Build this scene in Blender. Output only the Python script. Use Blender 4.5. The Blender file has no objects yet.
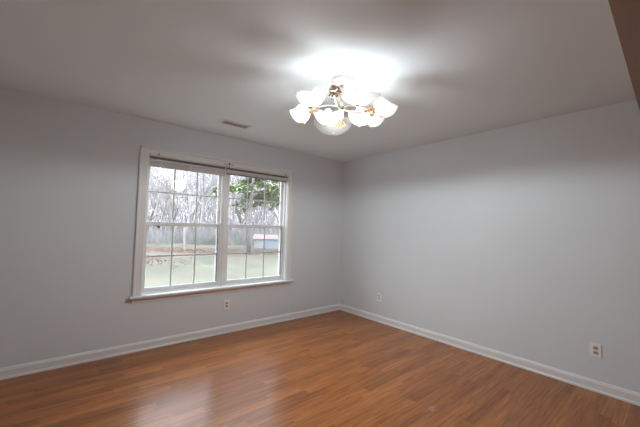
import bpy, bmesh, math, random
from mathutils import Vector, Matrix

# ------------------------------------------------------------------ camera
C = bpy.context.scene.collection
scene = bpy.context.scene
YAW, PITCH, ROLL = 0.694303, 0.0481807, 0.0260002
CAM = Vector((-3.53117, -3.67331, 1.32071))
FPX = 305.72
_f = Vector((math.sin(YAW) * math.cos(PITCH), math.cos(YAW) * math.cos(PITCH), math.sin(PITCH)))
_r0 = _f.cross(Vector((0, 0, 1))).normalized()
_u0 = _r0.cross(_f)
_c, _s = math.cos(ROLL), math.sin(ROLL)
_r = _c * _r0 + _s * _u0
_u = -_s * _r0 + _c * _u0
cd = bpy.data.cameras.new('camera')
cam = bpy.data.objects.new('camera', cd)
C.objects.link(cam)
cam.matrix_world = Matrix(((_r.x, _u.x, -_f.x, CAM.x), (_r.y, _u.y, -_f.y, CAM.y), (_r.z, _u.z, -_f.z, CAM.z), (0, 0, 0, 1)))
cd.sensor_width = 36
cd.lens = FPX * 36 / 640
cd.clip_start = 0.02
cd.clip_end = 500
scene.camera = cam

# ------------------------------------------------------------------ world, lights, exposure
SKY = 12.0
w = bpy.data.worlds.new('overcast_sky')
scene.world = w
w.use_nodes = True
nt = w.node_tree
bg = nt.nodes['Background']
tc = nt.nodes.new('ShaderNodeTexCoord')
nz = nt.nodes.new('ShaderNodeTexNoise')
nz.inputs['Scale'].default_value = 3.0
nz.inputs['Detail'].default_value = 4.0
rp = nt.nodes.new('ShaderNodeValToRGB')
rp.color_ramp.elements[0].position = 0.35
rp.color_ramp.elements[0].color = (0.74, 0.84, 1.0, 1)
rp.color_ramp.elements[1].position = 0.62
rp.color_ramp.elements[1].color = (0.90, 0.95, 1.0, 1)
nt.links.new(tc.outputs['Generated'], nz.inputs['Vector'])
nt.links.new(nz.outputs['Fac'], rp.inputs['Fac'])
nt.links.new(rp.outputs['Color'], bg.inputs['Color'])
# overcast sky: three times brighter overhead than at the horizon
sx = nt.nodes.new('ShaderNodeSeparateXYZ')
nt.links.new(tc.outputs['Generated'], sx.inputs[0])
mr = nt.nodes.new('ShaderNodeMapRange')
mr.inputs['From Min'].default_value = 0.0
mr.inputs['From Max'].default_value = 1.0
mr.inputs['To Min'].default_value = SKY / 3
mr.inputs['To Max'].default_value = SKY
nt.links.new(sx.outputs[2], mr.inputs['Value'])
nt.links.new(mr.outputs[0], bg.inputs['Strength'])

SPREAD_FILL_W = 13.5         # unseen point light added under the fixture for walls and ceiling
GLOW_W = 0.6            # the part of each bulb's light that spreads evenly
DOWN_FILL_W = 58.0           # power of the unseen spot added below the chandelier
BACK_W = 6.0           # unseen fill light added behind the camera

ld = bpy.data.lights.new('window_portal', 'AREA')
ld.shape = 'RECTANGLE'
ld.size, ld.size_y = 1.78, 1.48
ld.cycles.is_portal = True
lo = bpy.data.objects.new('window_portal', ld)
C.objects.link(lo)
lo.location = (-1.978, 0.15, 1.318)
lo.rotation_euler = (-math.pi / 2, 0, 0)

ld = bpy.data.lights.new('unseen_back_fill', 'AREA')  # unseen area lamp added as fill from the rear
ld.shape = 'RECTANGLE'
ld.size, ld.size_y = 2.4, 1.6
ld.energy = BACK_W
ld.color = (1.0, 0.97, 0.94)
lo = bpy.data.objects.new('unseen_back_fill', ld)
C.objects.link(lo)
lo.location = (-2.6, -6.0, 2.40)

scene.cycles.sample_clamp_indirect = 8.0
scene.cycles.max_bounces = 16
scene.cycles.diffuse_bounces = 8
scene.cycles.transparent_max_bounces = 16
vs = scene.view_settings
vs.view_transform = 'Standard'
vs.look = 'None'
vs.exposure = 0.0
vs.gamma = 1.0
vs.use_curve_mapping = False

# ------------------------------------------------------------------ helpers
def px(x, y, depth):
    return CAM + depth * (_f + _r * ((x - 320) / FPX) - _u * ((y - 213.5) / FPX))


def link(name, bm, mat=None, parent=None, smooth=False, loc=None):
    me = bpy.data.meshes.new(name)
    bmesh.ops.recalc_face_normals(bm, faces=bm.faces)
    bm.to_mesh(me)
    bm.free()
    if smooth:
        for p in me.polygons:
            p.use_smooth = True
    if mat:
        me.materials.append(mat)
    o = bpy.data.objects.new(name, me)
    C.objects.link(o)
    if loc is not None:
        o.location = loc
    if parent:
        o.parent = parent
    return o


def box(bm, a, b, bevel=0.0):
    x0, x1 = sorted((a[0], b[0])); y0, y1 = sorted((a[1], b[1])); z0, z1 = sorted((a[2], b[2]))
    v = [bm.verts.new(p) for p in ((x0, y0, z0), (x1, y0, z0), (x1, y1, z0), (x0, y1, z0), (x0, y0, z1), (x1, y0, z1), (x1, y1, z1), (x0, y1, z1))]
    fs = [bm.faces.new([v[i] for i in q]) for q in ((0, 3, 2, 1), (4, 5, 6, 7), (0, 1, 5, 4), (1, 2, 6, 5), (2, 3, 7, 6), (3, 0, 4, 7))]
    if bevel:
        es = list({e for f in fs for e in f.edges})
        bmesh.ops.bevel(bm, geom=es, offset=bevel, segments=2, affect='EDGES', profile=0.5)


def prism(bm, prof, axis, a, b):
    """extrude a closed 2-D profile along 'x' or 'y' from a to b; profile given as (depth, z)"""
    def P(t, d, z):
        return (t, d, z) if axis == 'x' else (d, t, z)
    A = [bm.verts.new(P(a, d, z)) for d, z in prof]
    B = [bm.verts.new(P(b, d, z)) for d, z in prof]
    n = len(prof)
    for i in range(n):
        bm.faces.new((A[i], A[(i + 1) % n], B[(i + 1) % n], B[i]))
    bm.faces.new(A)
    bm.faces.new(B[::-1])


def tube(bm, pts, radii, n=8, cap=True):
    pts = [Vector(p) for p in pts]
    if not hasattr(radii, '__len__'):
        radii = [radii] * len(pts)
    rings = []
    for i, p in enumerate(pts):
        d = (pts[min(i + 1, len(pts) - 1)] - pts[max(i - 1, 0)]).normalized()
        a = d.cross(Vector((0.31, 0.17, 0.93)))
        if a.length < 1e-3:
            a = d.cross(Vector((1, 0, 0)))
        a.normalize()
        b = d.cross(a)
        rings.append([bm.verts.new(p + radii[i] * (a * math.cos(t) + b * math.sin(t))) for t in [2 * math.pi * k / n for k in range(n)]])
    for A, B in zip(rings, rings[1:]):
        for k in range(n):
            bm.faces.new((A[k], A[(k + 1) % n], B[(k + 1) % n], B[k]))
    if cap:
        bm.faces.new(rings[0][::-1])
        bm.faces.new(rings[-1])


def lathe(bm, prof, center, n=28, M=None):
    """revolve (r, z) profile around z"""
    cx, cy, cz = center
    rings = []
    for r, z in prof:
        ring = []
        for k in range(n):
            t = 2 * math.pi * k / n
            p = Vector((max(r, 1e-4) * math.cos(t), max(r, 1e-4) * math.sin(t), z))
            if M:
                p = M @ p
            ring.append(bm.verts.new(p + Vector(center)))
        rings.append(ring)
    for A, B in zip(rings, rings[1:]):
        for k in range(n):
            bm.faces.new((A[k], A[(k + 1) % n], B[(k + 1) % n], B[k]))
    bm.faces.new(rings[0][::-1])
    bm.faces.new(rings[-1])


def ball(bm, c, r, sub=1, sc=(1, 1, 1)):
    bmesh.ops.create_icosphere(bm, subdivisions=sub, radius=r, matrix=Matrix.Translation(c) @ Matrix.Diagonal((*sc, 1)))


def empty(name, loc, label=None, cat=None, group=None, kind=None):
    o = bpy.data.objects.new(name, None)
    o.empty_display_size = 0.1
    C.objects.link(o)
    o.location = loc
    tag(o, label, cat, group, kind)
    return o


def tag(o, label=None, cat=None, group=None, kind=None):
    if label: o['label'] = label
    if cat: o['category'] = cat
    if group: o['group'] = group
    if kind: o['kind'] = kind
    return o


def child_local(o, parent):
    """parent a mesh written in world coordinates under an empty at its own place"""
    o.parent = parent
    o.matrix_parent_inverse = Matrix.Translation(parent.location).inverted()
    return o


def part(name, bm, mat, parent, smooth=False, label=None):
    o = link(name, bm, mat, None, smooth)
    root = parent
    base = Vector((0, 0, 0))
    while root is not None:
        base += root.location
        root = root.parent
    o.data.transform(Matrix.Translation(-base))
    o.parent = parent
    if label:
        o['label'] = label
    return o


# ------------------------------------------------------------------ materials
def mat(name, col, rough=0.5, metal=0.0, bump=0.0, bscale=200.0, spec=0.5, var=0.0, vscale=3.0):
    m = bpy.data.materials.new(name)
    m.use_nodes = True
    n = m.node_tree
    b = n.nodes['Principled BSDF']
    b.inputs['Base Color'].default_value = (*col, 1)
    b.inputs['Roughness'].default_value = rough
    b.inputs['Metallic'].default_value = metal
    b.inputs['Specular IOR Level'].default_value = spec
    g = n.nodes.new('ShaderNodeTexCoord')
    if var:
        t = n.nodes.new('ShaderNodeTexNoise')
        t.inputs['Scale'].default_value = vscale
        t.inputs['Detail'].default_value = 3
        r = n.nodes.new('ShaderNodeValToRGB')
        r.color_ramp.elements[0].position = 0.3
        r.color_ramp.elements[1].position = 0.7
        r.color_ramp.elements[0].color = (*[c * (1 - var) for c in col], 1)
        r.color_ramp.elements[1].color = (*[min(1, c * (1 + var)) for c in col], 1)
        n.links.new(g.outputs['Object'], t.inputs['Vector'])
        n.links.new(t.outputs['Fac'], r.inputs['Fac'])
        n.links.new(r.outputs['Color'], b.inputs['Base Color'])
    if bump:
        t = n.nodes.new('ShaderNodeTexNoise')
        t.inputs['Scale'].default_value = bscale
        k = n.nodes.new('ShaderNodeBump')
        k.inputs['Strength'].default_value = bump
        k.inputs['Distance'].default_value = 0.002
        n.links.new(g.outputs['Object'], t.inputs['Vector'])
        n.links.new(t.outputs['Fac'], k.inputs['Height'])
        n.links.new(k.outputs['Normal'], b.inputs['Normal'])
    return m


M_wall = mat('grey_wall_paint', (0.715, 0.75, 0.77), 0.62, bump=0.08, spec=0.3, var=0.012, vscale=1.5)
M_ceil = mat('ceiling_paint', (0.81, 0.875, 0.91), 0.8, bump=0.1, spec=0.2)
M_trim = mat('white_trim_paint', (0.80, 0.80, 0.79), 0.35, bump=0.02, bscale=60)
M_vinyl = mat('white_vinyl', (0.78, 0.78, 0.77), 0.38, bump=0.01)
M_grid = mat('grille_bar_white', (0.62, 0.62, 0.62), 0.45)
M_header = mat('taupe_paint', (0.40, 0.30, 0.25), 0.7, bump=0.06)
M_blind = mat('blind_slat_vinyl', (0.70, 0.67, 0.655), 0.5, var=0.03, vscale=30)
M_blindrail = mat('blind_rail_enamel', (0.70, 0.68, 0.66), 0.4)
M_dark = mat('dark_gasket', (0.03, 0.03, 0.03), 0.6)
M_hole = mat('bracket_bronze', (0.10, 0.085, 0.07), 0.5, metal=0.4)
M_plate = mat('outlet_plate_plastic', (0.90, 0.88, 0.85), 0.3)
M_socket = mat('outlet_receptacle', (0.42, 0.34, 0.28), 0.4)
M_gold = mat('antique_gold', (0.58, 0.40, 0.25), 0.30, metal=1.0, var=0.25, vscale=60)
M_silver = mat('champagne_metal', (0.70, 0.64, 0.54), 0.22, metal=1.0, var=0.08, vscale=40)
M_ventw = mat('vent_enamel', (0.78, 0.74, 0.71), 0.5)
M_ventd = mat('vent_duct_dark', (0.5, 0.42, 0.37), 0.8)
M_bark = mat('pale_bark', (0.31, 0.28, 0.285), 0.9, var=0.3, vscale=2.0)  # distance haze is put into this pale colour
M_bark2 = mat('brown_bark', (0.20, 0.175, 0.165), 0.9, var=0.3, vscale=3.0)
M_birch = mat('birch_bark', (0.38, 0.35, 0.34), 0.85, var=0.25, vscale=4.0)
M_needle = mat('evergreen_needles', (0.19, 0.225, 0.125), 0.8, var=0.6, vscale=0.9)
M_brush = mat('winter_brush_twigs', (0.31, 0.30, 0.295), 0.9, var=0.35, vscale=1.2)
M_shed = mat('pale_blue_siding', (0.32, 0.36, 0.41), 0.6, var=0.06)
M_shedroof = mat('reddish_shingle', (0.32, 0.24, 0.225), 0.8, var=0.2, vscale=8)
M_shedwhite = mat('white_door_paint', (0.34, 0.35, 0.36), 0.5)


def glass_mat():
    m = bpy.data.materials.new('window_glass')
    m.use_nodes = True
    n = m.node_tree
    n.nodes.clear()
    o = n.nodes.new('ShaderNodeOutputMaterial')
    t = n.nodes.new('ShaderNodeBsdfTransparent')
    t.inputs['Color'].default_value = (0.97, 0.98, 0.975, 1)
    g = n.nodes.new('ShaderNodeBsdfGlossy')
    g.inputs['Roughness'].default_value = 0.02
    f = n.nodes.new('ShaderNodeFresnel')
    f.inputs['IOR'].default_value = 1.5
    a = n.nodes.new('ShaderNodeMath')
    a.operation = 'MULTIPLY'
    a.inputs[1].default_value = 1.9          # two panes of a double glazed unit
    x = n.nodes.new('ShaderNodeMixShader')
    n.links.new(f.outputs[0], a.inputs[0])
    ge = n.nodes.new('ShaderNodeNewGeometry')
    q = n.nodes.new('ShaderNodeMath')
    q.operation = 'SUBTRACT'
    q.inputs[0].default_value = 1.0
    n.links.new(ge.outputs['Backfacing'], q.inputs[1])
    q2 = n.nodes.new('ShaderNodeMath')
    q2.operation = 'MULTIPLY'
    n.links.new(a.outputs[0], q2.inputs[0])
    n.links.new(q.outputs[0], q2.inputs[1])
    n.links.new(q2.outputs[0], x.inputs[0])
    n.links.new(t.outputs[0], x.inputs[1])
    n.links.new(g.outputs[0], x.inputs[2])
    n.links.new(x.outputs[0], o.inputs['Surface'])
    return m


def screen_mat():
    m = bpy.data.materials.new('insect_screen_mesh')
    m.use_nodes = True
    n = m.node_tree
    n.nodes.clear()
    o = n.nodes.new('ShaderNodeOutputMaterial')
    t = n.nodes.new('ShaderNodeBsdfTransparent')
    d = n.nodes.new('ShaderNodeBsdfDiffuse')
    d.inputs['Color'].default_value = (0.32, 0.32, 0.33, 1)
    x = n.nodes.new('ShaderNodeMixShader')
    x.inputs[0].default_value = 0.16
    n.links.new(t.outputs[0], x.inputs[1])
    n.links.new(d.outputs[0], x.inputs[2])
    n.links.new(x.outputs[0], o.inputs['Surface'])
    return m


def opal_mat():
    m = bpy.data.materials.new('opal_glass')
    m.use_nodes = True
    n = m.node_tree
    n.nodes.clear()
    o = n.nodes.new('ShaderNodeOutputMaterial')
    tr = n.nodes.new('ShaderNodeBsdfTranslucent')
    tr.inputs['Color'].default_value = (0.74, 0.73, 0.71, 1)
    d = n.nodes.new('ShaderNodeBsdfDiffuse')
    d.inputs['Color'].default_value = (0.70, 0.69, 0.67, 1)
    g = n.nodes.new('ShaderNodeBsdfGlossy')
    g.inputs['Roughness'].default_value = 0.15
    tp = n.nodes.new('ShaderNodeBsdfTransparent')
    a = n.nodes.new('ShaderNodeMixShader'); a.inputs[0].default_value = 0.22
    b = n.nodes.new('ShaderNodeMixShader'); b.inputs[0].default_value = 0.05
    c = n.nodes.new('ShaderNodeMixShader'); c.inputs[0].default_value = 0.30
    n.links.new(tr.outputs[0], a.inputs[1]); n.links.new(d.outputs[0], a.inputs[2])
    n.links.new(a.outputs[0], b.inputs[1]); n.links.new(g.outputs[0], b.inputs[2])
    n.links.new(b.outputs[0], c.inputs[1]); n.links.new(tp.outputs[0], c.inputs[2])
    n.links.new(c.outputs[0], o.inputs['Surface'])
    return m


def emit_mat(name, col, s):
    m = bpy.data.materials.new(name)
    m.use_nodes = True
    b = m.node_tree.nodes['Principled BSDF']
    b.inputs['Base Color'].default_value = (0.9, 0.9, 0.9, 1)
    b.inputs['Emission Color'].default_value = (*col, 1)
    b.inputs['Emission Strength'].default_value = s
    # thin frosted bulb glass lets the filament's light through
    n = m.node_tree
    t = n.nodes.new('ShaderNodeBsdfTransparent')
    x = n.nodes.new('ShaderNodeMixShader')
    x.inputs[0].default_value = 0.85
    n.links.new(b.outputs[0], x.inputs[1])
    n.links.new(t.outputs[0], x.inputs[2])
    n.links.new(x.outputs[0], n.nodes['Material Output'].inputs['Surface'])
    return m


def floor_mat():
    m = bpy.data.materials.new('laminate_strip_floor')
    m.use_nodes = True
    n = m.node_tree
    L = n.links
    b = n.nodes['Principled BSDF']

    def math_(op, a, bb=None):
        k = n.nodes.new('ShaderNodeMath'); k.operation = op
        for i, v in enumerate((a, bb)):
            if v is None: continue
            if isinstance(v, (int, float)): k.inputs[i].default_value = v
            else: L.new(v, k.inputs[i])
        return k.outputs[0]

    def comb(x, y, z=0.0):
        k = n.nodes.new('ShaderNodeCombineXYZ')
        for i, v in enumerate((x, y, z)):
            if isinstance(v, (int, float)): k.inputs[i].default_value = v
            else: L.new(v, k.inputs[i])
        return k.outputs[0]

    def white(v):
        k = n.nodes.new('ShaderNodeTexWhiteNoise'); k.noise_dimensions = '2D'
        L.new(v, k.inputs['Vector'])
        return k.outputs['Value']

    def noise(v, sc, det=4, rough=0.5):
        k = n.nodes.new('ShaderNodeTexNoise')
        k.inputs['Scale'].default_value = sc
        k.inputs['Detail'].default_value = det
        k.inputs['Roughness'].default_value = rough
        L.new(v, k.inputs['Vector'])
        return k.outputs['Fac']

    def ramp(v, stops):
        k = n.nodes.new('ShaderNodeValToRGB')
        e = k.color_ramp.elements
        while len(e) < len(stops): e.new(0.5)
        for q, (p, c) in zip(e, stops):
            q.position = p; q.color = (*c, 1)
        L.new(v, k.inputs['Fac'])
        return k.outputs['Color']

    def mix(mode, f, a, c):
        k = n.nodes.new('ShaderNodeMix'); k.data_type = 'RGBA'; k.blend_type = mode
        if isinstance(f, (int, float)): k.inputs['Factor'].default_value = f
        else: L.new(f, k.inputs['Factor'])
        for s_, v in (('A', a), ('B', c)):
            sock = [q for q in k.inputs if q.name == s_ and q.type == 'RGBA'][0]
            if isinstance(v, tuple): sock.default_value = (*v, 1)
            else: L.new(v, sock)
        return [q for q in k.outputs if q.type == 'RGBA'][0]

    g = n.nodes.new('ShaderNodeTexCoord')
    s = n.nodes.new('ShaderNodeSeparateXYZ')
    L.new(g.outputs['Object'], s.inputs[0])
    X, Y = s.outputs[0], s.outputs[1]
    W, LEN = 0.066, 0.72
    row = math_('FLOOR', math_('DIVIDE', Y, W))
    off = math_('MULTIPLY', white(comb(row, 3.7)), 5.0)
    xs = math_('ADD', math_('DIVIDE', X, LEN), off)
    col = math_('FLOOR', xs)
    rnd = white(comb(row, col))
    rnd2 = white(comb(col, math_('ADD', row, 51.3)))
    # grain, stretched along the strip, shifted from strip to strip
    gv = comb(math_('ADD', math_('MULTIPLY', X, 1.6), math_('MULTIPLY', rnd, 37.0)), math_('ADD', math_('MULTIPLY', Y, 26.0), math_('MULTIPLY', rnd2, 19.0)), 0.0)
    grain = noise(gv, 1.6, 5, 0.6)
    gv2 = comb(math_('ADD', math_('MULTIPLY', X, 5.0), math_('MULTIPLY', rnd2, 11.0)), math_('MULTIPLY', Y, 150.0), 0.0)
    fine = noise(gv2, 1.0, 3, 0.6)
    base = ramp(rnd, [(0.0, (0.30, 0.098, 0.023)), (0.35, (0.37, 0.126, 0.030)), (0.7, (0.42, 0.148, 0.037)), (1.0, (0.49, 0.186, 0.050))])
    c1 = mix('MULTIPLY', 0.75, base, ramp(grain, [(0.32, (0.42, 0.35, 0.30)), (0.50, (0.92, 0.90, 0.88)), (0.68, (1.25, 1.25, 1.22))]))
    c2 = mix('MULTIPLY', 0.45, c1, ramp(fine, [(0.35, (0.6, 0.56, 0.52)), (0.6, (1.0, 1.0, 1.0))]))
    # joints
    fy = math_('ABSOLUTE', math_('SUBTRACT', math_('FRACT', math_('DIVIDE', Y, W)), 0.5))
    fx = math_('ABSOLUTE', math_('SUBTRACT', math_('FRACT', xs), 0.5))
    j = math_('MAXIMUM', math_('GREATER_THAN', fy, 0.488), math_('GREATER_THAN', fx, 0.4985))
    c3 = mix('MULTIPLY', math_('MULTIPLY', j, 0.35), c2, (0.35, 0.30, 0.28))
    # a pale scuff left on the boards
    SX, SY = SCUFF
    dx = math_('SUBTRACT', X, SX); dy = math_('SUBTRACT', Y, SY)
    d2 = math_('SQRT', math_('ADD', math_('MULTIPLY', dx, dx), math_('MULTIPLY', math_('MULTIPLY', dy, dy), 1.6)))
    blot = noise(comb(math_('MULTIPLY', X, 40.0), math_('MULTIPLY', Y, 40.0)), 1.0, 3)
    k = math_('MULTIPLY', math_('SUBTRACT', 1.0, math_('MINIMUM', 1.0, math_('DIVIDE', d2, 0.055))), math_('GREATER_THAN', blot, 0.47))
    c4 = mix('MIX', math_('MULTIPLY', k, 0.6), c3, (0.45, 0.36, 0.33))
    L.new(c4, b.inputs['Base Color'])
    rr = math_('ADD', 0.24, math_('MULTIPLY', fine, 0.12))
    L.new(rr, b.inputs['Roughness'])
    b.inputs['Specular IOR Level'].default_value = 0.40
    b.inputs['Coat Weight'].default_value = 0.10
    b.inputs['Coat Roughness'].default_value = 0.16
    b.inputs['Coat IOR'].default_value = 1.6
    bp = n.nodes.new('ShaderNodeBump')
    bp.inputs['Strength'].default_value = 0.12
    bp.inputs['Distance'].default_value = 0.001
    L.new(math_('SUBTRACT', fine, math_('MULTIPLY', j, 0.6)), bp.inputs['Height'])
    L.new(bp.outputs[0], b.inputs['Normal'])
    return m


def lawn_mat():
    m = bpy.data.materials.new('winter_lawn')
    m.use_nodes = True
    n = m.node_tree
    b = n.nodes['Principled BSDF']
    b.inputs['Roughness'].default_value = 0.95
    b.inputs['Specular IOR Level'].default_value = 0.1
    g = n.nodes.new('ShaderNodeTexCoord')
    t = n.nodes.new('ShaderNodeTexNoise'); t.inputs['Scale'].default_value = 0.55; t.inputs['Detail'].default_value = 6
    r = n.nodes.new('ShaderNodeValToRGB')
    r.color_ramp.elements[0].position = 0.36; r.color_ramp.elements[0].color = (0.115, 0.113, 0.088, 1)
    r.color_ramp.elements[1].position = 0.66; r.color_ramp.elements[1].color = (0.155, 0.158, 0.118, 1)
    # drifts of fallen leaves
    t2 = n.nodes.new('ShaderNodeTexNoise'); t2.inputs['Scale'].default_value = 0.22; t2.inputs['Detail'].default_value = 5
    mp = n.nodes.new('ShaderNodeMapping'); mp.inputs['Scale'].default_value = (0.8, 2.2, 1)
    r2 = n.nodes.new('ShaderNodeValToRGB')
    r2.color_ramp.elements[0].position = 0.56; r2.color_ramp.elements[0].color = (0, 0, 0, 1)
    r2.color_ramp.elements[1].position = 0.66; r2.color_ramp.elements[1].color = (0.8, 0.8, 0.8, 1)
    mx = n.nodes.new('ShaderNodeMix'); mx.data_type = 'RGBA'
    A = [q for q in mx.inputs if q.type == 'RGBA']
    A[1].default_value = (0.20, 0.115, 0.09, 1)
    L = n.links
    L.new(g.outputs['Object'], t.inputs['Vector']); L.new(t.outputs['Fac'], r.inputs['Fac'])
    L.new(g.outputs['Object'], mp.inputs['Vector']); L.new(mp.outputs[0], t2.inputs['Vector']); L.new(t2.outputs['Fac'], r2.inputs['Fac'])
    L.new(r2.outputs['Color'], mx.inputs['Factor']); L.new(r.outputs['Color'], A[0])
    L.new([q for q in mx.outputs if q.type == 'RGBA'][0], b.inputs['Base Color'])
    return m


SCUFF = (-2.05, -2.93)
_d = (_f + _r * ((432 - 320) / FPX) - _u * ((408.5 - 213.5) / FPX))
_t = -CAM.z / _d.z
SCUFF = (CAM.x + _t * _d.x, CAM.y + _t * _d.y)
M_floor = floor_mat()
M_glass = glass_mat()
M_screen = screen_mat()
M_opal = opal_mat()
M_bulb = emit_mat('lit_bulb', (1.0, 0.95, 0.88), 8.0)
M_lawn = lawn_mat()
M_leaves = mat('leaf_litter', (0.20, 0.125, 0.10), 0.95, var=0.45, vscale=1.5)

# ------------------------------------------------------------------ room shell
H = 2.44
XL = -4.75          # side wall out of the picture
YB = -8.0           # back of the adjoining space
X0, X1, Z0, Z1 = -2.878, -1.085, 0.575, 2.06      # window opening
T = 0.16


def struct(name, bm, m):
    o = link(name, bm, m)
    o['kind'] = 'structure'
    return o


bm = bmesh.new(); box(bm, (XL - T, YB - T, -0.12), (T, T, 0)); struct('floor', bm, M_floor)
bm = bmesh.new(); box(bm, (XL - T, YB - T, H), (T, T, H + 0.12)); struct('ceiling', bm, M_ceil)
bm = bmesh.new()
box(bm, (XL - T, 0, 0), (X0, T, H)); box(bm, (X1, 0, 0), (T, T, H))
box(bm, (X0, 0, 0), (X1, T, Z0 - 0.025)); box(bm, (X0, 0, Z1), (X1, T, H))
struct('wall_left', bm, M_wall)
bm = bmesh.new(); box(bm, (0, -3.56, 0), (T, 0, H)); struct('wall_right', bm, M_wall)
bm = bmesh.new(); box(bm, (0, YB, 0), (T, -3.56, H)); struct('wall_adjoining', bm, M_header)
bm = bmesh.new(); box(bm, (XL - T, -3.56, 0), (XL, 0, H)); struct('wall_side', bm, M_wall)
bm = bmesh.new(); box(bm, (XL - T, YB, 0), (XL, -3.56, H)); struct('wall_rear', bm, M_header)
bm = bmesh.new(); box(bm, (XL - T, YB - T, 0), (T, YB, H)); struct('wall_back', bm, M_header)
bm = bmesh.new(); box(bm, (XL, -3.64, 2.30), (0, -3.454, H))
for v in bm.verts:          # the header runs very slightly out of square
    if v.co.y > -3.5:
        v.co.y += 0.0156 * v.co.x
struct('wall_header', bm, M_header)

BB = [(0, 0), (-0.020, 0), (-0.020, 0.014), (-0.014, 0.022), (-0.014, 0.070), (-0.010, 0.080), (-0.006, 0.090), (0, 0.093)]
bm = bmesh.new(); prism(bm, BB, 'x', XL, 0.0); struct('baseboard_left', bm, M_trim)
bm = bmesh.new(); prism(bm, BB, 'y', YB, 0.0); struct('baseboard_right', bm, M_trim)

# ------------------------------------------------------------------ window
win = empty('window_1', ((X0 + X1) / 2, 0.0, Z0), 'white double-hung twin window with grilles and a wide sill in the grey wall', 'window', kind='structure')
CW = 0.080
bm = bmesh.new()
for (a, b) in (((X0 - CW, -0.018, Z0 - 0.01), (X0, 0, Z1 + CW)), ((X1, -0.018, Z0 - 0.01), (X1 + CW, 0, Z1 + CW)), ((X0 - 0.001, -0.018, Z1), (X1 + 0.001, 0, Z1 + CW))):
    box(bm, a, b, 0.004)
# raised outer back band
for (a, b) in (((X0 - CW - 0.004, -0.026, Z0 - 0.01), (X0 - CW + 0.018, 0, Z1 + CW + 0.004)), ((X1 + CW - 0.018, -0.026, Z0 - 0.01), (X1 + CW + 0.004, 0, Z1 + CW + 0.004)), ((X0 - CW - 0.004, -0.026, Z1 + CW - 0.018), (X1 + CW + 0.004, 0, Z1 + CW + 0.004))):
    box(bm, a, b, 0.003)
part('casing', bm, M_trim, win)
bm = bmesh.new(); box(bm, (X0 - CW - 0.035, -0.062, Z0 - 0.026), (X1 + CW + 0.035, 0.065, Z0), 0.006); part('stool', bm, M_trim, win)
bm = bmesh.new()
prism(bm, [(0, Z0 - 0.026), (-0.020, Z0 - 0.026), (-0.020, Z0 - 0.045), (-0.013, Z0 - 0.052), (-0.013, Z0 - 0.074), (0, Z0 - 0.078)], 'x', X0 - CW - 0.004, X1 + CW + 0.004)
part('apron', bm, M_trim, win)
J = 0.008
JR = 0.024
bm = bmesh.new()
box(bm, (X0, 0, Z0), (X0 + J, T, Z1)); box(bm, (X1 - JR, 0.045, Z0), (X1, T, Z1)); box(bm, (X1 - J, 0, Z0), (X1, 0.05, Z1)); box(bm, (X0, 0, Z1 - J), (X1, T, Z1)); box(bm, (X0, 0.03, Z0 - 0.025), (X1, T + 0.03, Z0 + 0.012))
part('jamb', bm, M_trim, win)
XM = -2.004
bm = bmesh.new(); box(bm, (XM - 0.036, 0.050, Z0), (XM + 0.052, T, Z1 - J), 0.003)
box(bm, (XM - 0.006, 0.036, Z0), (XM + 0.006, 0.046, Z1 - J), 0.002)
part('mullion', bm, M_vinyl, win)

ZM = 1.322
ST = 0.031


def sash(xa, xb, za, zb, y, rail_lo, rail_hi, screen=False, latch=False):
    bm = bmesh.new()
    th = 0.026
    box(bm, (xa, y, za), (xa + ST, y + th, zb), 0.003)
    box(bm, (xb - ST, y, za), (xb, y + th, zb), 0.003)
    box(bm, (xa + ST, y, za), (xb - ST, y + th, za + rail_lo), 0.003)
    box(bm, (xa + ST, y, zb - rail_hi), (xb - ST, y + th, zb), 0.003)
    s = part('sash', bm, M_vinyl, win)
    ga, gb, gz0, gz1 = xa + ST, xb - ST, za + rail_lo, zb - rail_hi
    bm = bmesh.new(); box(bm, (ga, y + 0.011, gz0), (gb, y + 0.015, gz1)); part('pane', bm, M_glass, s)
    bm = bmesh.new()
    for k in (1, 2):
        x = ga + (gb - ga) * k / 3
        box(bm, (x - 0.0085, y + 0.006, gz0), (x + 0.0085, y + 0.0105, gz1), 0.0015)
    z = (gz0 + gz1) / 2
    box(bm, (ga, y + 0.0055, z - 0.0085), (gb, y + 0.010, z + 0.0085), 0.0015)
    part('grille', bm, M_grid, s)
    if screen:
        bm = bmesh.new()
        box(bm, (gb - 0.002, y + 0.001, gz0 + 0.01), (gb + 0.008, y - 0.003, gz1 + 0.02))
        part('gasket', bm, M_dark, s, label='dark gasket strip along the sash')
        bm = bmesh.new()
        for a, b in (((xa, y + 0.06, za), (xa + 0.02, y + 0.068, zb)), ((xb - 0.02, y + 0.06, za), (xb, y + 0.068, zb)), ((xa, y + 0.06, za), (xb, y + 0.068, za + 0.02)), ((xa, y + 0.06, zb - 0.02), (xb, y + 0.068, zb))):
            box(bm, a, b)
        fr = part('screen_frame', bm, M_vinyl, win)
        bm = bmesh.new(); box(bm, (xa + 0.02, y + 0.0635, za + 0.02), (xb - 0.02, y + 0.0645, zb - 0.02)); part('insect_screen', bm, M_screen, fr)
    if latch:
        bm = bmesh.new()
        cx = ga + 0.105
        tube(bm, [(cx - 0.06, y - 0.006, zb - 0.043), (cx - 0.02, y - 0.007, zb - 0.040), (cx, y - 0.007, zb - 0.050)], [0.002, 0.003, 0.004], 8)
        ball(bm, (cx, y - 0.004, zb - 0.054), 0.015, 2, (1, 0.6, 1.1))
        part('sash_latch', bm, M_hole, s, True, label='small dark latch near the meeting rail')


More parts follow.
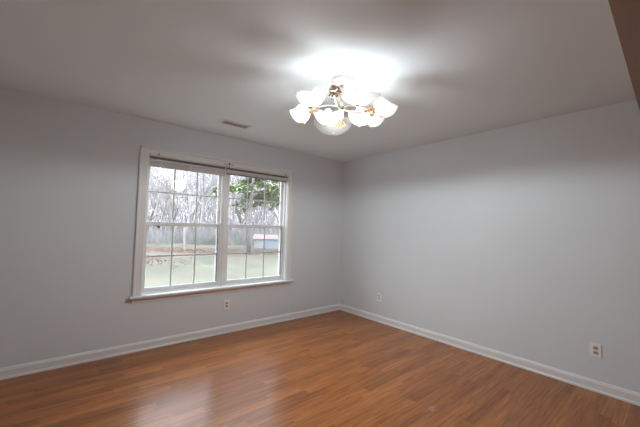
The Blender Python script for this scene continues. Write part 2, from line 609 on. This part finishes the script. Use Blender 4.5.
for xa, xb, lt in ((X0 + J, XM - 0.034, True), (XM + 0.050, X1 - JR, False)):
    sash(xa, xb, ZM - 0.02, Z1 - J, 0.098, 0.038, 0.036)
    sash(xa, xb, Z0 + 0.012, ZM + 0.022, 0.068, 0.044, 0.040, True, lt)
for x, z in ((-2.785, 2.076), (-1.150, 2.072), (-1.985, 2.100)):
    bm = bmesh.new()
    lathe(bm, [(0.0, 0.0), (0.009, 0.0), (0.008, 0.004), (0.003, 0.006), (0.0, 0.006)], (x, -0.018, z), 12, Matrix.Rotation(math.pi / 2, 3, 'X'))
    part('bracket_screw', bm, M_hole, win, label='dark bracket screw left in the casing head')

bm = bmesh.new()
tube(bm, [(-2.055, -0.020, 2.086), (-1.99, -0.024, 2.090), (-1.93, -0.020, 2.086)], 0.003, 6)
tube(bm, [(-1.985, -0.022, 2.090), (-1.985, -0.022, 2.03)], 0.003, 6)
part('blind_cord_hook', bm, M_hole, win, label='thin dark wire hook at the middle of the casing head')

# ------------------------------------------------------------------ blinds, drawn right up
M_gap_shade = mat('painted_gap_shade', (0.16, 0.14, 0.13), 0.5)  # dark colour paints the shadow gap between headrail and head jamb


def blind(xa, xb, stack, label, zt, rail=None):
    root = empty('window_blind', ((xa + xb) / 2, 0.028, zt), label, 'blind', 'raised mini blinds at the twin window')
    bm = bmesh.new()
    box(bm, (xa, 0.010, zt - 0.026), (xb, 0.042, zt), 0.002)
    hr = part('headrail', bm, M_blindrail, root)
    for x in (xa, xb):
        bm = bmesh.new(); s = 1 if x == xa else -1
        box(bm, (x - 0.002, 0.006, zt - 0.030), (x + s * 0.030, 0.044, zt + 0.002), 0.002)
        part('end_bracket', bm, M_blindrail, root)
    bm = bmesh.new(); box(bm, (xa, 0.024, zt + 0.001), (xb, 0.044, Z1 - J)); part('gap_shade_strip', bm, M_gap_shade, root, label='dark strip painted as the shaded gap above the headrail')
    bm = bmesh.new()
    n = int(stack / 0.0032)
    rnd = random.Random(4)
    for i in range(n):
        z = zt - 0.030 - i * 0.0032
        dy = rnd.uniform(-0.0012, 0.0012)
        P = [(0.012 + dy, z), (0.027 + dy, z + 0.0006), (0.040 + dy, z), (0.040 + dy, z - 0.0026), (0.027 + dy, z - 0.0022), (0.012 + dy, z - 0.0026)]
        prism(bm, P, 'x', xa + 0.006, xb - 0.006)
    part('slats', bm, M_blind, root)
    zb = zt - 0.032 - n * 0.0032
    bm = bmesh.new(); box(bm, (xa + 0.006, 0.013, zb - 0.010), (xb - 0.006, 0.041, zb), 0.003); part('bottom_rail', bm, rail or M_blindrail, root)
    for q in (0.14, 0.5, 0.86):
        x = xa + (xb - xa) * q
        bm = bmesh.new(); box(bm, (x - 0.006, 0.0095, zb - 0.011), (x + 0.006, 0.0122, zt - 0.020)); part('ladder_tape', bm, M_vinyl, root)
    return root


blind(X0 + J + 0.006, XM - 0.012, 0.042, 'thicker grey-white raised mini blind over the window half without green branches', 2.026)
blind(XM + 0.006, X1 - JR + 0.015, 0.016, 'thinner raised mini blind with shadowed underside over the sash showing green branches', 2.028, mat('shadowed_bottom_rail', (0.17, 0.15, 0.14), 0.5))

# ------------------------------------------------------------------ outlets
def outlet(pos, facing, label, socket_mat, single=False):
    """facing 'y': on the window wall; 'x': on the long wall"""
    root = empty('wall_outlet', pos, label, 'outlet', 'duplex wall outlets')
    Rm = Matrix.Identity(3) if facing == 'y' else Matrix.Rotation(-math.pi / 2, 3, 'Z')

    def put(name, bm, m, par, lab=None, smooth=False):
        bmesh.ops.transform(bm, matrix=Rm.to_4x4(), verts=bm.verts)
        o = link(name, bm, m, par, smooth)
        if lab: o['label'] = lab
        return o
    bm = bmesh.new(); box(bm, (-0.037, -0.006, -0.0585), (0.037, 0, 0.0585), 0.003); put('cover_plate', bm, M_plate, root)
    for s in (1, -1):
        bm = bmesh.new()
        prof = []
        for k in range(20):
            t = 2 * math.pi * k / 20
            prof.append((0.0165 * math.cos(t), max(-0.0125, min(0.0125, 0.0165 * math.sin(t)))))
        A = [bm.verts.new((x, -0.0085, z + s * 0.0195)) for x, z in prof]
        B = [bm.verts.new((x, -0.005, z + s * 0.0195)) for x, z in prof]
        for k in range(20):
            bm.faces.new((A[k], A[(k + 1) % 20], B[(k + 1) % 20], B[k]))
        bm.faces.new(A); bm.faces.new(B[::-1])
        rc = put('receptacle', bm, socket_mat, root, 'brown receptacle face')
        for dx, h in ((-0.0062, 0.0085), (0.0062, 0.0068)):
            bm = bmesh.new(); box(bm, (dx - 0.0012, -0.0092, s * 0.0195 + 0.003 - h / 2), (dx + 0.0012, -0.008, s * 0.0195 + 0.003 + h / 2)); put('slot', bm, M_dark, rc)
    bm = bmesh.new(); lathe(bm, [(0.0, 0.0), (0.0035, 0.0), (0.003, 0.0015), (0.0, 0.002)], (0, -0.006, 0), 10, Matrix.Rotation(math.pi / 2, 3, 'X')); put('screw', bm, M_silver, root)
    return root


outlet(Vector((-1.942, 0, 0.347)), 'y', 'white wall outlet below the window sill', M_socket)
outlet(Vector((0, -0.815, 0.352)), 'x', 'small white wall outlet on the long bare wall close to the room corner', mat('outlet_face_ivory', (0.60, 0.57, 0.53), 0.35))
outlet(Vector((0, -3.155, 0.343)), 'x', 'white wall outlet on the long bare wall far from the room corner', M_socket)

# ------------------------------------------------------------------ ceiling vent
VX0, VX1, VY0, VY1 = -2.300, -1.985, -0.580, -0.440
vent = empty('ceiling_vent', ((VX0 + VX1) / 2, (VY0 + VY1) / 2, H), 'small rectangular ceiling vent with brown slots above the window wall', 'vent')
bm = bmesh.new()
fw = 0.022
for a, b in (((VX0, VY0, H - 0.007), (VX1, VY0 + fw, H)), ((VX0, VY1 - fw, H - 0.007), (VX1, VY1, H)), ((VX0, VY0 + fw, H - 0.007), (VX0 + fw, VY1 - fw, H)), ((VX1 - fw, VY0 + fw, H - 0.007), (VX1, VY1 - fw, H))):
    box(bm, a, b, 0.002)
part('vent_frame', bm, M_ventw, vent)
bm = bmesh.new(); box(bm, (VX0 + fw, VY0 + fw, H - 0.0015), (VX1 - fw, VY1 - fw, H)); part('duct_opening', bm, M_ventd, vent)
nv = 7
for i in range(nv):
    y = VY0 + fw + (VY1 - VY0 - 2 * fw) * (i + 0.5) / nv
    bm = bmesh.new(); prism(bm, [(y - 0.004, H - 0.006), (y - 0.003, H - 0.0065), (y + 0.003, H - 0.002), (y + 0.002, H - 0.0015)], 'x', VX0 + fw, VX1 - fw)
    part('louver', bm, mat('vent_louver_brown', (0.80, 0.70, 0.65), 0.6) if i == 0 else bpy.data.materials['vent_louver_brown'], vent)

# ------------------------------------------------------------------ chandelier
ZR = 2.23
ctr = px(341.5, 106, 2.3)
hx, hy = ctr.x, ctr.y
ch = empty('chandelier', (hx, hy, H), 'semi-flush chandelier of white glass petal bowls and gold bead clusters on the ceiling', 'chandelier')
bm = bmesh.new(); lathe(bm, [(0.0, H - 0.040), (0.03, H - 0.039), (0.055, H - 0.033), (0.072, H - 0.022), (0.080, H - 0.010), (0.084, H - 0.004), (0.084, H), (0.0, H)], (hx, hy, 0), 40); part('canopy', bm, M_trim, ch, True, label='white domed canopy')
bm = bmesh.new(); lathe(bm, [(0.0, ZR - 0.03), (0.010, ZR - 0.03), (0.016, ZR - 0.015), (0.030, ZR), (0.016, ZR + 0.02), (0.012, ZR + 0.05), (0.018, ZR + 0.09), (0.011, ZR + 0.13), (0.013, H - 0.038), (0.0, H - 0.038)], (hx, hy, 0), 24); part('stem', bm, M_silver, ch, True)
hubs = {'near': px(335, 90, 1.98), 'left': px(311, 107, 2.24), 'right': px(371, 108.5, 2.3), 'far': px(341, 122.5, 2.45)}
base = Vector((hx, hy, ZR))
for k, h in hubs.items():
    bm = bmesh.new()
    pts = []
    for i in range(13):
        t = i / 12
        p = base.lerp(h, t)
        p.z += 0.028 * math.sin(t * math.pi) - 0.02 * t
        pts.append(p)
    tube(bm, pts, 0.0055, 8)
    # second rail with a small scroll
    side = (h - base).cross(Vector((0, 0, 1))).normalized()
    tube(bm, [base + side * 0.012 + (h - base) * t + Vector((0, 0, -0.012 - 0.025 * math.sin(t * math.pi))) for t in [i / 10 for i in range(11)]], 0.0038, 6)
    part('arm', bm, M_silver, ch, True)
    bm = bmesh.new()
    rnd = random.Random(hash(k) % 7 + len(k))
    rnd = random.Random(len(k) * 13 + ord(k[0]))
    for i in range(64):
        v = Vector((rnd.gauss(0, 1), rnd.gauss(0, 1), rnd.gauss(0, 1))).normalized() * rnd.uniform(0.018, 0.048)
        ball(bm, h + Vector((0, 0, -0.012)) + v, rnd.uniform(0.005, 0.0095), 1)
    part('bead_cluster', bm, M_gold, ch, True, label='gold bead cluster')


def shade(c, axis, heading, R=0.098, depth=0.10, lob=0.14, bulb=None, tip=0.25):
    """petal bowl: c = pixel-free world point at the bowl's mouth centre, axis = opening direction, heading = long direction"""
    ax = Vector(axis).normalized()
    hd = Vector(heading)
    hd = (hd - ax * hd.dot(ax)).normalized()
    sd = ax.cross(hd)
    NT, NR = 40, 12
    bm = bmesh.new()
    rings = []
    for j in range(NR + 1):
        t = j / NR
        a = t * math.pi / 2
        ring = []
        for k in range(NT):
            th = 2 * math.pi * k / NT
            r = R * (math.sin(a) ** 0.85)
            c2 = math.cos(th)
            ext = 1 + tip * (t ** 2) * (max(0, c2) ** 5) + 0.10 * (t ** 2) * (max(0, -c2) ** 5)
            rx = r * ext * c2
            ry = r * 0.88 * math.sin(th)
            z = -depth * (math.cos(a) ** 1.0) + depth * lob * (t ** 3) * math.cos(2 * th) + 0.06 * depth * (t ** 4) * math.cos(3 * th + 0.6)
            ring.append(bm.verts.new(c + hd * rx + sd * ry + ax * z))
        if j == 0:
            for v in ring[1:]:
                bm.verts.remove(v)
            ring = [ring[0]]
        rings.append(ring)
    for k in range(NT):
        bm.faces.new((rings[0][0], rings[1][k], rings[1][(k + 1) % NT]))
    for A, B in zip(rings[1:], rings[2:]):
        for k in range(NT):
            bm.faces.new((A[k], A[(k + 1) % NT], B[(k + 1) % NT], B[k]))
    o = part('shade', bm, M_opal, ch, True)
    md = o.modifiers.new('thickness', 'SOLIDIFY'); md.thickness = 0.0035; md.offset = -1
    # gold clip under the bowl
    bm = bmesh.new()
    bt = c - ax * (depth + 0.001)
    tube(bm, [bt - hd * 0.024 + ax * 0.006, bt - hd * 0.008 - ax * 0.004, bt + hd * 0.010 - ax * 0.003, bt + hd * 0.026 + ax * 0.007], [0.003, 0.006, 0.006, 0.003], 8)
    ball(bm, bt - ax * 0.006, 0.0075, 2)
    part('clip', bm, M_gold, o, True, label='gold clip under the bowl')
    if bulb is not None:
        b = bulb
        bm = bmesh.new()
        lathe(bm, [(0.0, -0.055), (0.010, -0.055), (0.012, -0.035), (0.026, -0.012), (0.031, 0.008), (0.026, 0.026), (0.013, 0.038), (0.0, 0.041)], (b.x, b.y, b.z), 16)
        part('bulb', bm, M_bulb, ch, True)
        l = bpy.data.lights.new('bulb_glow', 'POINT')
        l.energy = GLOW_W
        l.color = (0.95, 0.98, 1.0)
        l.shadow_soft_size = 0.035
        lo = bpy.data.objects.new('bulb_glow', l)
        C.objects.link(lo)
        lo.parent = ch
        lo.location = c - ax * depth * 0.35 - Vector((hx, hy, H))
    return o


# two unseen lights added below the shades stand in for the fixture's light
l = bpy.data.lights.new('chandelier_down_fill', 'SPOT')
l.energy = DOWN_FILL_W
l.color = (0.92, 0.97, 1.0)
l.shadow_soft_size = 0.10
l.spot_size = math.radians(180)
l.spot_blend = 0.18
lo = bpy.data.objects.new('chandelier_down_fill', l)
C.objects.link(lo)
lo.parent = ch
lo.location = (0, 0, 2.085 - H)
l = bpy.data.lights.new('chandelier_spread_fill', 'POINT')  # added unseen fill that also reaches ceiling and upper walls
l.energy = SPREAD_FILL_W
l.color = (0.92, 0.97, 1.0)
l.shadow_soft_size = 0.11
lo = bpy.data.objects.new('chandelier_spread_fill', l)
C.objects.link(lo)
lo.parent = ch
lo.location = (0, 0, 2.03 - H)
FW = Vector((math.sin(YAW), math.cos(YAW), 0))
RT = Vector((math.cos(YAW), -math.sin(YAW), 0))
UP = Vector((0, 0, 1))
shade(px(358.5, 93.5, 2.00), UP - FW * 0.12 + RT * 0.12, RT, R=0.120, depth=0.070, tip=0.20, bulb=px(349.5, 88, 2.02))    # beside the bead cluster closest to the viewer
shade(px(311, 94, 2.08), UP - RT * 0.10 - FW * 0.1, RT + FW * 0.2, R=0.096, depth=0.085, tip=0.1, bulb=px(317.5, 93.5, 2.09))
shade(px(299.5, 109, 2.25), UP * 0.9 - RT * 0.28, -RT + UP * 0.3, R=0.076, depth=0.105, tip=0.0, lob=0.05, bulb=px(300.5, 110, 2.25))
shade(px(328, 112, 2.32), UP - FW * 0.12, RT, R=0.103, depth=0.095, tip=0.15, lob=0.22, bulb=px(328, 114, 2.33))
shade(px(333, 123, 2.58), UP + FW * 0.2, RT, R=0.150, depth=0.090, tip=0.10)
shade(px(361, 114, 2.40), UP - FW * 0.08 + RT * 0.05, RT, R=0.095, depth=0.090, tip=0.15, bulb=px(359.5, 112, 2.41))
shade(px(374, 117, 2.52), UP + RT * 0.25, RT, R=0.072, depth=0.080, tip=0.2, bulb=px(374.5, 117, 2.53))
shade(px(386.5, 104, 2.30), UP * 0.9 + RT * 0.42, RT + UP * 0.2, R=0.088, depth=0.100, tip=0.0, lob=0.05, bulb=px(384, 106, 2.30))

# ------------------------------------------------------------------ outdoors
GZ = -0.50
bm = bmesh.new()
box(bm, (-70, T + 0.02, GZ - 0.2), (120, 130, GZ)); o = struct('ground', bm, M_lawn)


def ground_pt(x, y):
    d = (_f + _r * ((x - 320) / FPX) - _u * ((y - 213.5) / FPX))
    t = (GZ - CAM.z) / d.z
    return CAM + d * t


def dir_pt(x, y, depth):
    p = px(x, y, depth)
    return Vector((p.x, p.y, GZ))


# drifts of fallen leaves: one uncountable mass
bm = bmesh.new()
rnd = random.Random(8)
for i in range(7000):
    k = rnd.random()
    if k < 0.8:
        p = dir_pt(rnd.uniform(128, 302), 230, rnd.triangular(19.0, 25.0, 21.5))
    else:
        p = dir_pt(rnd.gauss(142, 22), 230, rnd.gauss(15.6, 1.3))
    a = rnd.uniform(0, 6.28); s = rnd.uniform(0.03, 0.075); tl = rnd.uniform(0.0, 0.15)
    d1 = Vector((math.cos(a), math.sin(a), 0)); d2 = Vector((-math.sin(a), math.cos(a), tl))
    z = Vector((p.x, p.y, GZ + 0.02))
    v = [bm.verts.new(z + q) for q in (-d1 * s, -d2 * s * 0.5, d1 * s, d2 * s * 0.6 + Vector((0, 0, 0.02)))]
    bm.faces.new(v)
o = link('fallen_leaves', bm, M_leaves)
tag(o, 'rust coloured drifts of fallen leaves across the far lawn', 'leaves', kind='stuff')


def tree_mesh(seed, h, r0, depth=5, spread=0.55, first=0.3):
    bm = bmesh.new()
    rnd = random.Random(seed)

    def grow(p, d, ln, r, lev):
        n = 4
        pts, rad = [p], [r]
        q, dd = p, d
        for i in range(n):
            dd = (dd + Vector((rnd.gauss(0, 0.09), rnd.gauss(0, 0.09), 0.05))).normalized()
            q = q + dd * ln / n
            pts.append(q); rad.append(r * (1 - 0.5 * (i + 1) / n))
        tube(bm, pts, rad, 6 if lev > 3 else (4 if lev > 1 else 3), cap=False)
        if lev == 0:
            return
        for i in range(rnd.choice((3, 3, 4))):
            j = rnd.randint(2, n)
            sd = Vector((rnd.gauss(0, 1), rnd.gauss(0, 1), rnd.uniform(-0.1, 0.6))).normalized()
            nd = (dd * 0.75 + sd * spread * 1.3).normalized()
            grow(pts[j], nd, ln * rnd.uniform(0.55, 0.8), max(rad[j] * 0.62, 0.006), lev - 1)
    grow(Vector((0, 0, 0)), Vector((0, 0, 1)), h * first, r0, depth)
    return bm


protos = []
for i, (s, h, r0) in enumerate(((1, 15, 0.20), (2, 13, 0.15), (3, 17, 0.24))):
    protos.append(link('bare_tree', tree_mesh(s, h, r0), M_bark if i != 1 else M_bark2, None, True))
rnd = random.Random(21)
tl = []
for i in range(20):
    tl.append((136 + i * 8.2 + rnd.uniform(-2, 2), rnd.uniform(31, 46)))
for i, (x, dep) in enumerate(tl):
    src = protos[i % 3]
    if i < 3:
        o = src
    else:
        o = src.copy(); C.objects.link(o)
    o.location = dir_pt(x, 230, dep) + Vector((0, 0, -0.05))
    o.rotation_euler = (0, 0, rnd.uniform(0, 6.28))
    k = rnd.uniform(0.85, 1.25)
    o.scale = (k, k, k)
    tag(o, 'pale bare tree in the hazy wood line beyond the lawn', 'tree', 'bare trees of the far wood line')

# a pale trunk in front of the wood line
o = link('birch_tree', tree_mesh(11, 9, 0.085, 5, 0.5), M_birch, None, True, dir_pt(186, 230, 22))
tag(o, 'slim white-barked tree standing on the lawn edge seen through the lower sash', 'tree')

# the far woods: an uncountable haze of bare twigs
bm = bmesh.new()
rnd = random.Random(77)
for i in range(15000):
    xx = rnd.uniform(118, 306)
    dep = rnd.uniform(46, 60)
    p = dir_pt(xx, 230, dep)
    z = GZ + 19.0 * rnd.random() ** 1.25
    L_ = rnd.uniform(1.2, 3.6)
    d = Vector((rnd.gauss(0, 0.45), rnd.gauss(0, 0.45), 1)).normalized() * L_
    q = Vector((p.x, p.y, max(GZ, z - 1.0)))
    wv = Vector((0.77, -0.64, rnd.uniform(-0.2, 0.2))) * rnd.uniform(0.03, 0.075)
    wd = Vector((0.3, 0.4, 0)) * 0.1
    a0, a1, a2, a3 = (bm.verts.new(k) for k in (q - wv, q + wv, q + wd, q + d))
    bm.faces.new((a0, a1, a3)); bm.faces.new((a1, a2, a3)); bm.faces.new((a2, a0, a3))
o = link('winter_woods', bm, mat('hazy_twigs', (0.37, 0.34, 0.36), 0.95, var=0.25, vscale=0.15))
tag(o, 'pale haze of bare winter woods filling the view beyond the lawn', 'woods', kind='stuff')

# brush along the wood line
def brush_mesh(seed, w_, h_):
    bm = bmesh.new()
    rnd = random.Random(seed)
    for i in range(420):
        b = Vector((rnd.gauss(0, w_ * 0.4), rnd.gauss(0, 0.6), 0))
        d = Vector((rnd.gauss(0, 0.35), rnd.gauss(0, 0.35), 1)).normalized()
        L_ = h_ * rnd.uniform(0.4, 1.0)
        m_ = b + d * L_ * 0.5 + Vector((rnd.gauss(0, 0.08), rnd.gauss(0, 0.08), 0))
        tube(bm, [b, m_, b + d * L_], [0.022, 0.016, 0.006], 3, cap=False)
    return bm


bp = link('brush_thicket', brush_mesh(5, 4.4, 1.7), M_brush)
rnd = random.Random(31)
for i in range(16):
    o = bp if i == 0 else bp.copy()
    if i: C.objects.link(o)
    o.location = dir_pt(134 + i * 11.2, 230, rnd.uniform(29, 33)) + Vector((0, 0, -0.05))
    o.rotation_euler = (0, 0, rnd.uniform(-0.5, 0.5) - 0.6)
    o.scale = (1, 1, rnd.uniform(0.75, 1.15))
    tag(o, 'grey-brown thicket of winter brush at the foot of the wood line', 'brush', 'brush along the wood line')


# evergreen with drooping limbs behind the right-hand sash
def evergreen(base, h, r, seed, label):
    root = empty('evergreen_tree', base, label, 'tree')
    rnd = random.Random(seed)
    bm = bmesh.new()
    tube(bm, [Vector((rnd.gauss(0, 0.06), rnd.gauss(0, 0.06), h * t)) for t in [i / 8 for i in range(9)]], [0.14 * (1 - 0.85 * i / 8) for i in range(9)], 9)
    limbs = []
    for i in range(44):
        z = h * rnd.uniform(0.31, 0.97)
        a = rnd.uniform(0, 6.28)
        L_ = r * (1.08 - z / h) * 1.35 * rnd.uniform(0.7, 1.1) + 0.3
        d = Vector((math.cos(a), math.sin(a), 0))
        pts = [Vector((0, 0, z)) + d * L_ * t + Vector((0, 0, -0.28 * L_ * t * t + 0.1 * L_ * t)) for t in (0, 0.33, 0.66, 1)]
        tube(bm, pts, [0.05, 0.035, 0.02, 0.008], 5, cap=False)
        limbs.append(pts)
    o = link('trunk', bm, M_bark2, root, True)
    bm = bmesh.new()
    for pts in limbs:
        for k in range(190):
            t = rnd.uniform(0.25, 1.05) * 3
            i = min(2, int(t)); f = t - i
            c = pts[i].lerp(pts[i + 1], f) + Vector((rnd.gauss(0, 0.22), rnd.gauss(0, 0.22), rnd.gauss(-0.06, 0.10)))
            a = rnd.uniform(0, 6.28)
            d1 = Vector((math.cos(a), math.sin(a), rnd.uniform(-0.7, 0.2))) * rnd.uniform(0.18, 0.42)
            d2 = Vector((-math.sin(a), math.cos(a), rnd.uniform(-0.4, 0.4))) * 0.06
            bm.faces.new([bm.verts.new(c + q) for q in (-d1 * 0.2 - d2, d1 * 0.5 - d2 * 0.8, d1, d1 * 0.5 + d2 * 0.8, -d1 * 0.2 + d2)])
    link('foliage', bm, M_needle, root)
    return root


evergreen(dir_pt(250, 230, 20.0), 13.0, 3.0, 3, 'tall evergreen tree with drooping green limbs beyond the lawn')
evergreen(dir_pt(280, 230, 24.0), 12.0, 3.2, 6, 'darker evergreen tree partly behind the window edge and grille')

# pale blue shed beyond the lawn
sp = dir_pt(267, 230, 26.5)
shed = empty('garden_shed', sp, 'small pale blue garden shed with reddish roof beyond the lawn', 'shed')
shed.rotation_euler = (0, 0, -0.55)
bm = bmesh.new(); box(bm, (-1.0, -0.8, 0), (1.0, 0.8, 0.85)); link('shed_wall', bm, M_shed, shed)
bm = bmesh.new(); prism(bm, [(-0.95, 0.82), (0, 1.15), (0.95, 0.82), (0.95, 0.76), (-0.95, 0.76)], 'x', -1.1, 1.1); link('shed_roof', bm, M_shedroof, shed)
bm = bmesh.new(); box(bm, (-0.9, -0.83, 0.03), (-0.2, -0.8, 0.72), 0.004); link('shed_door', bm, M_shedwhite, shed)
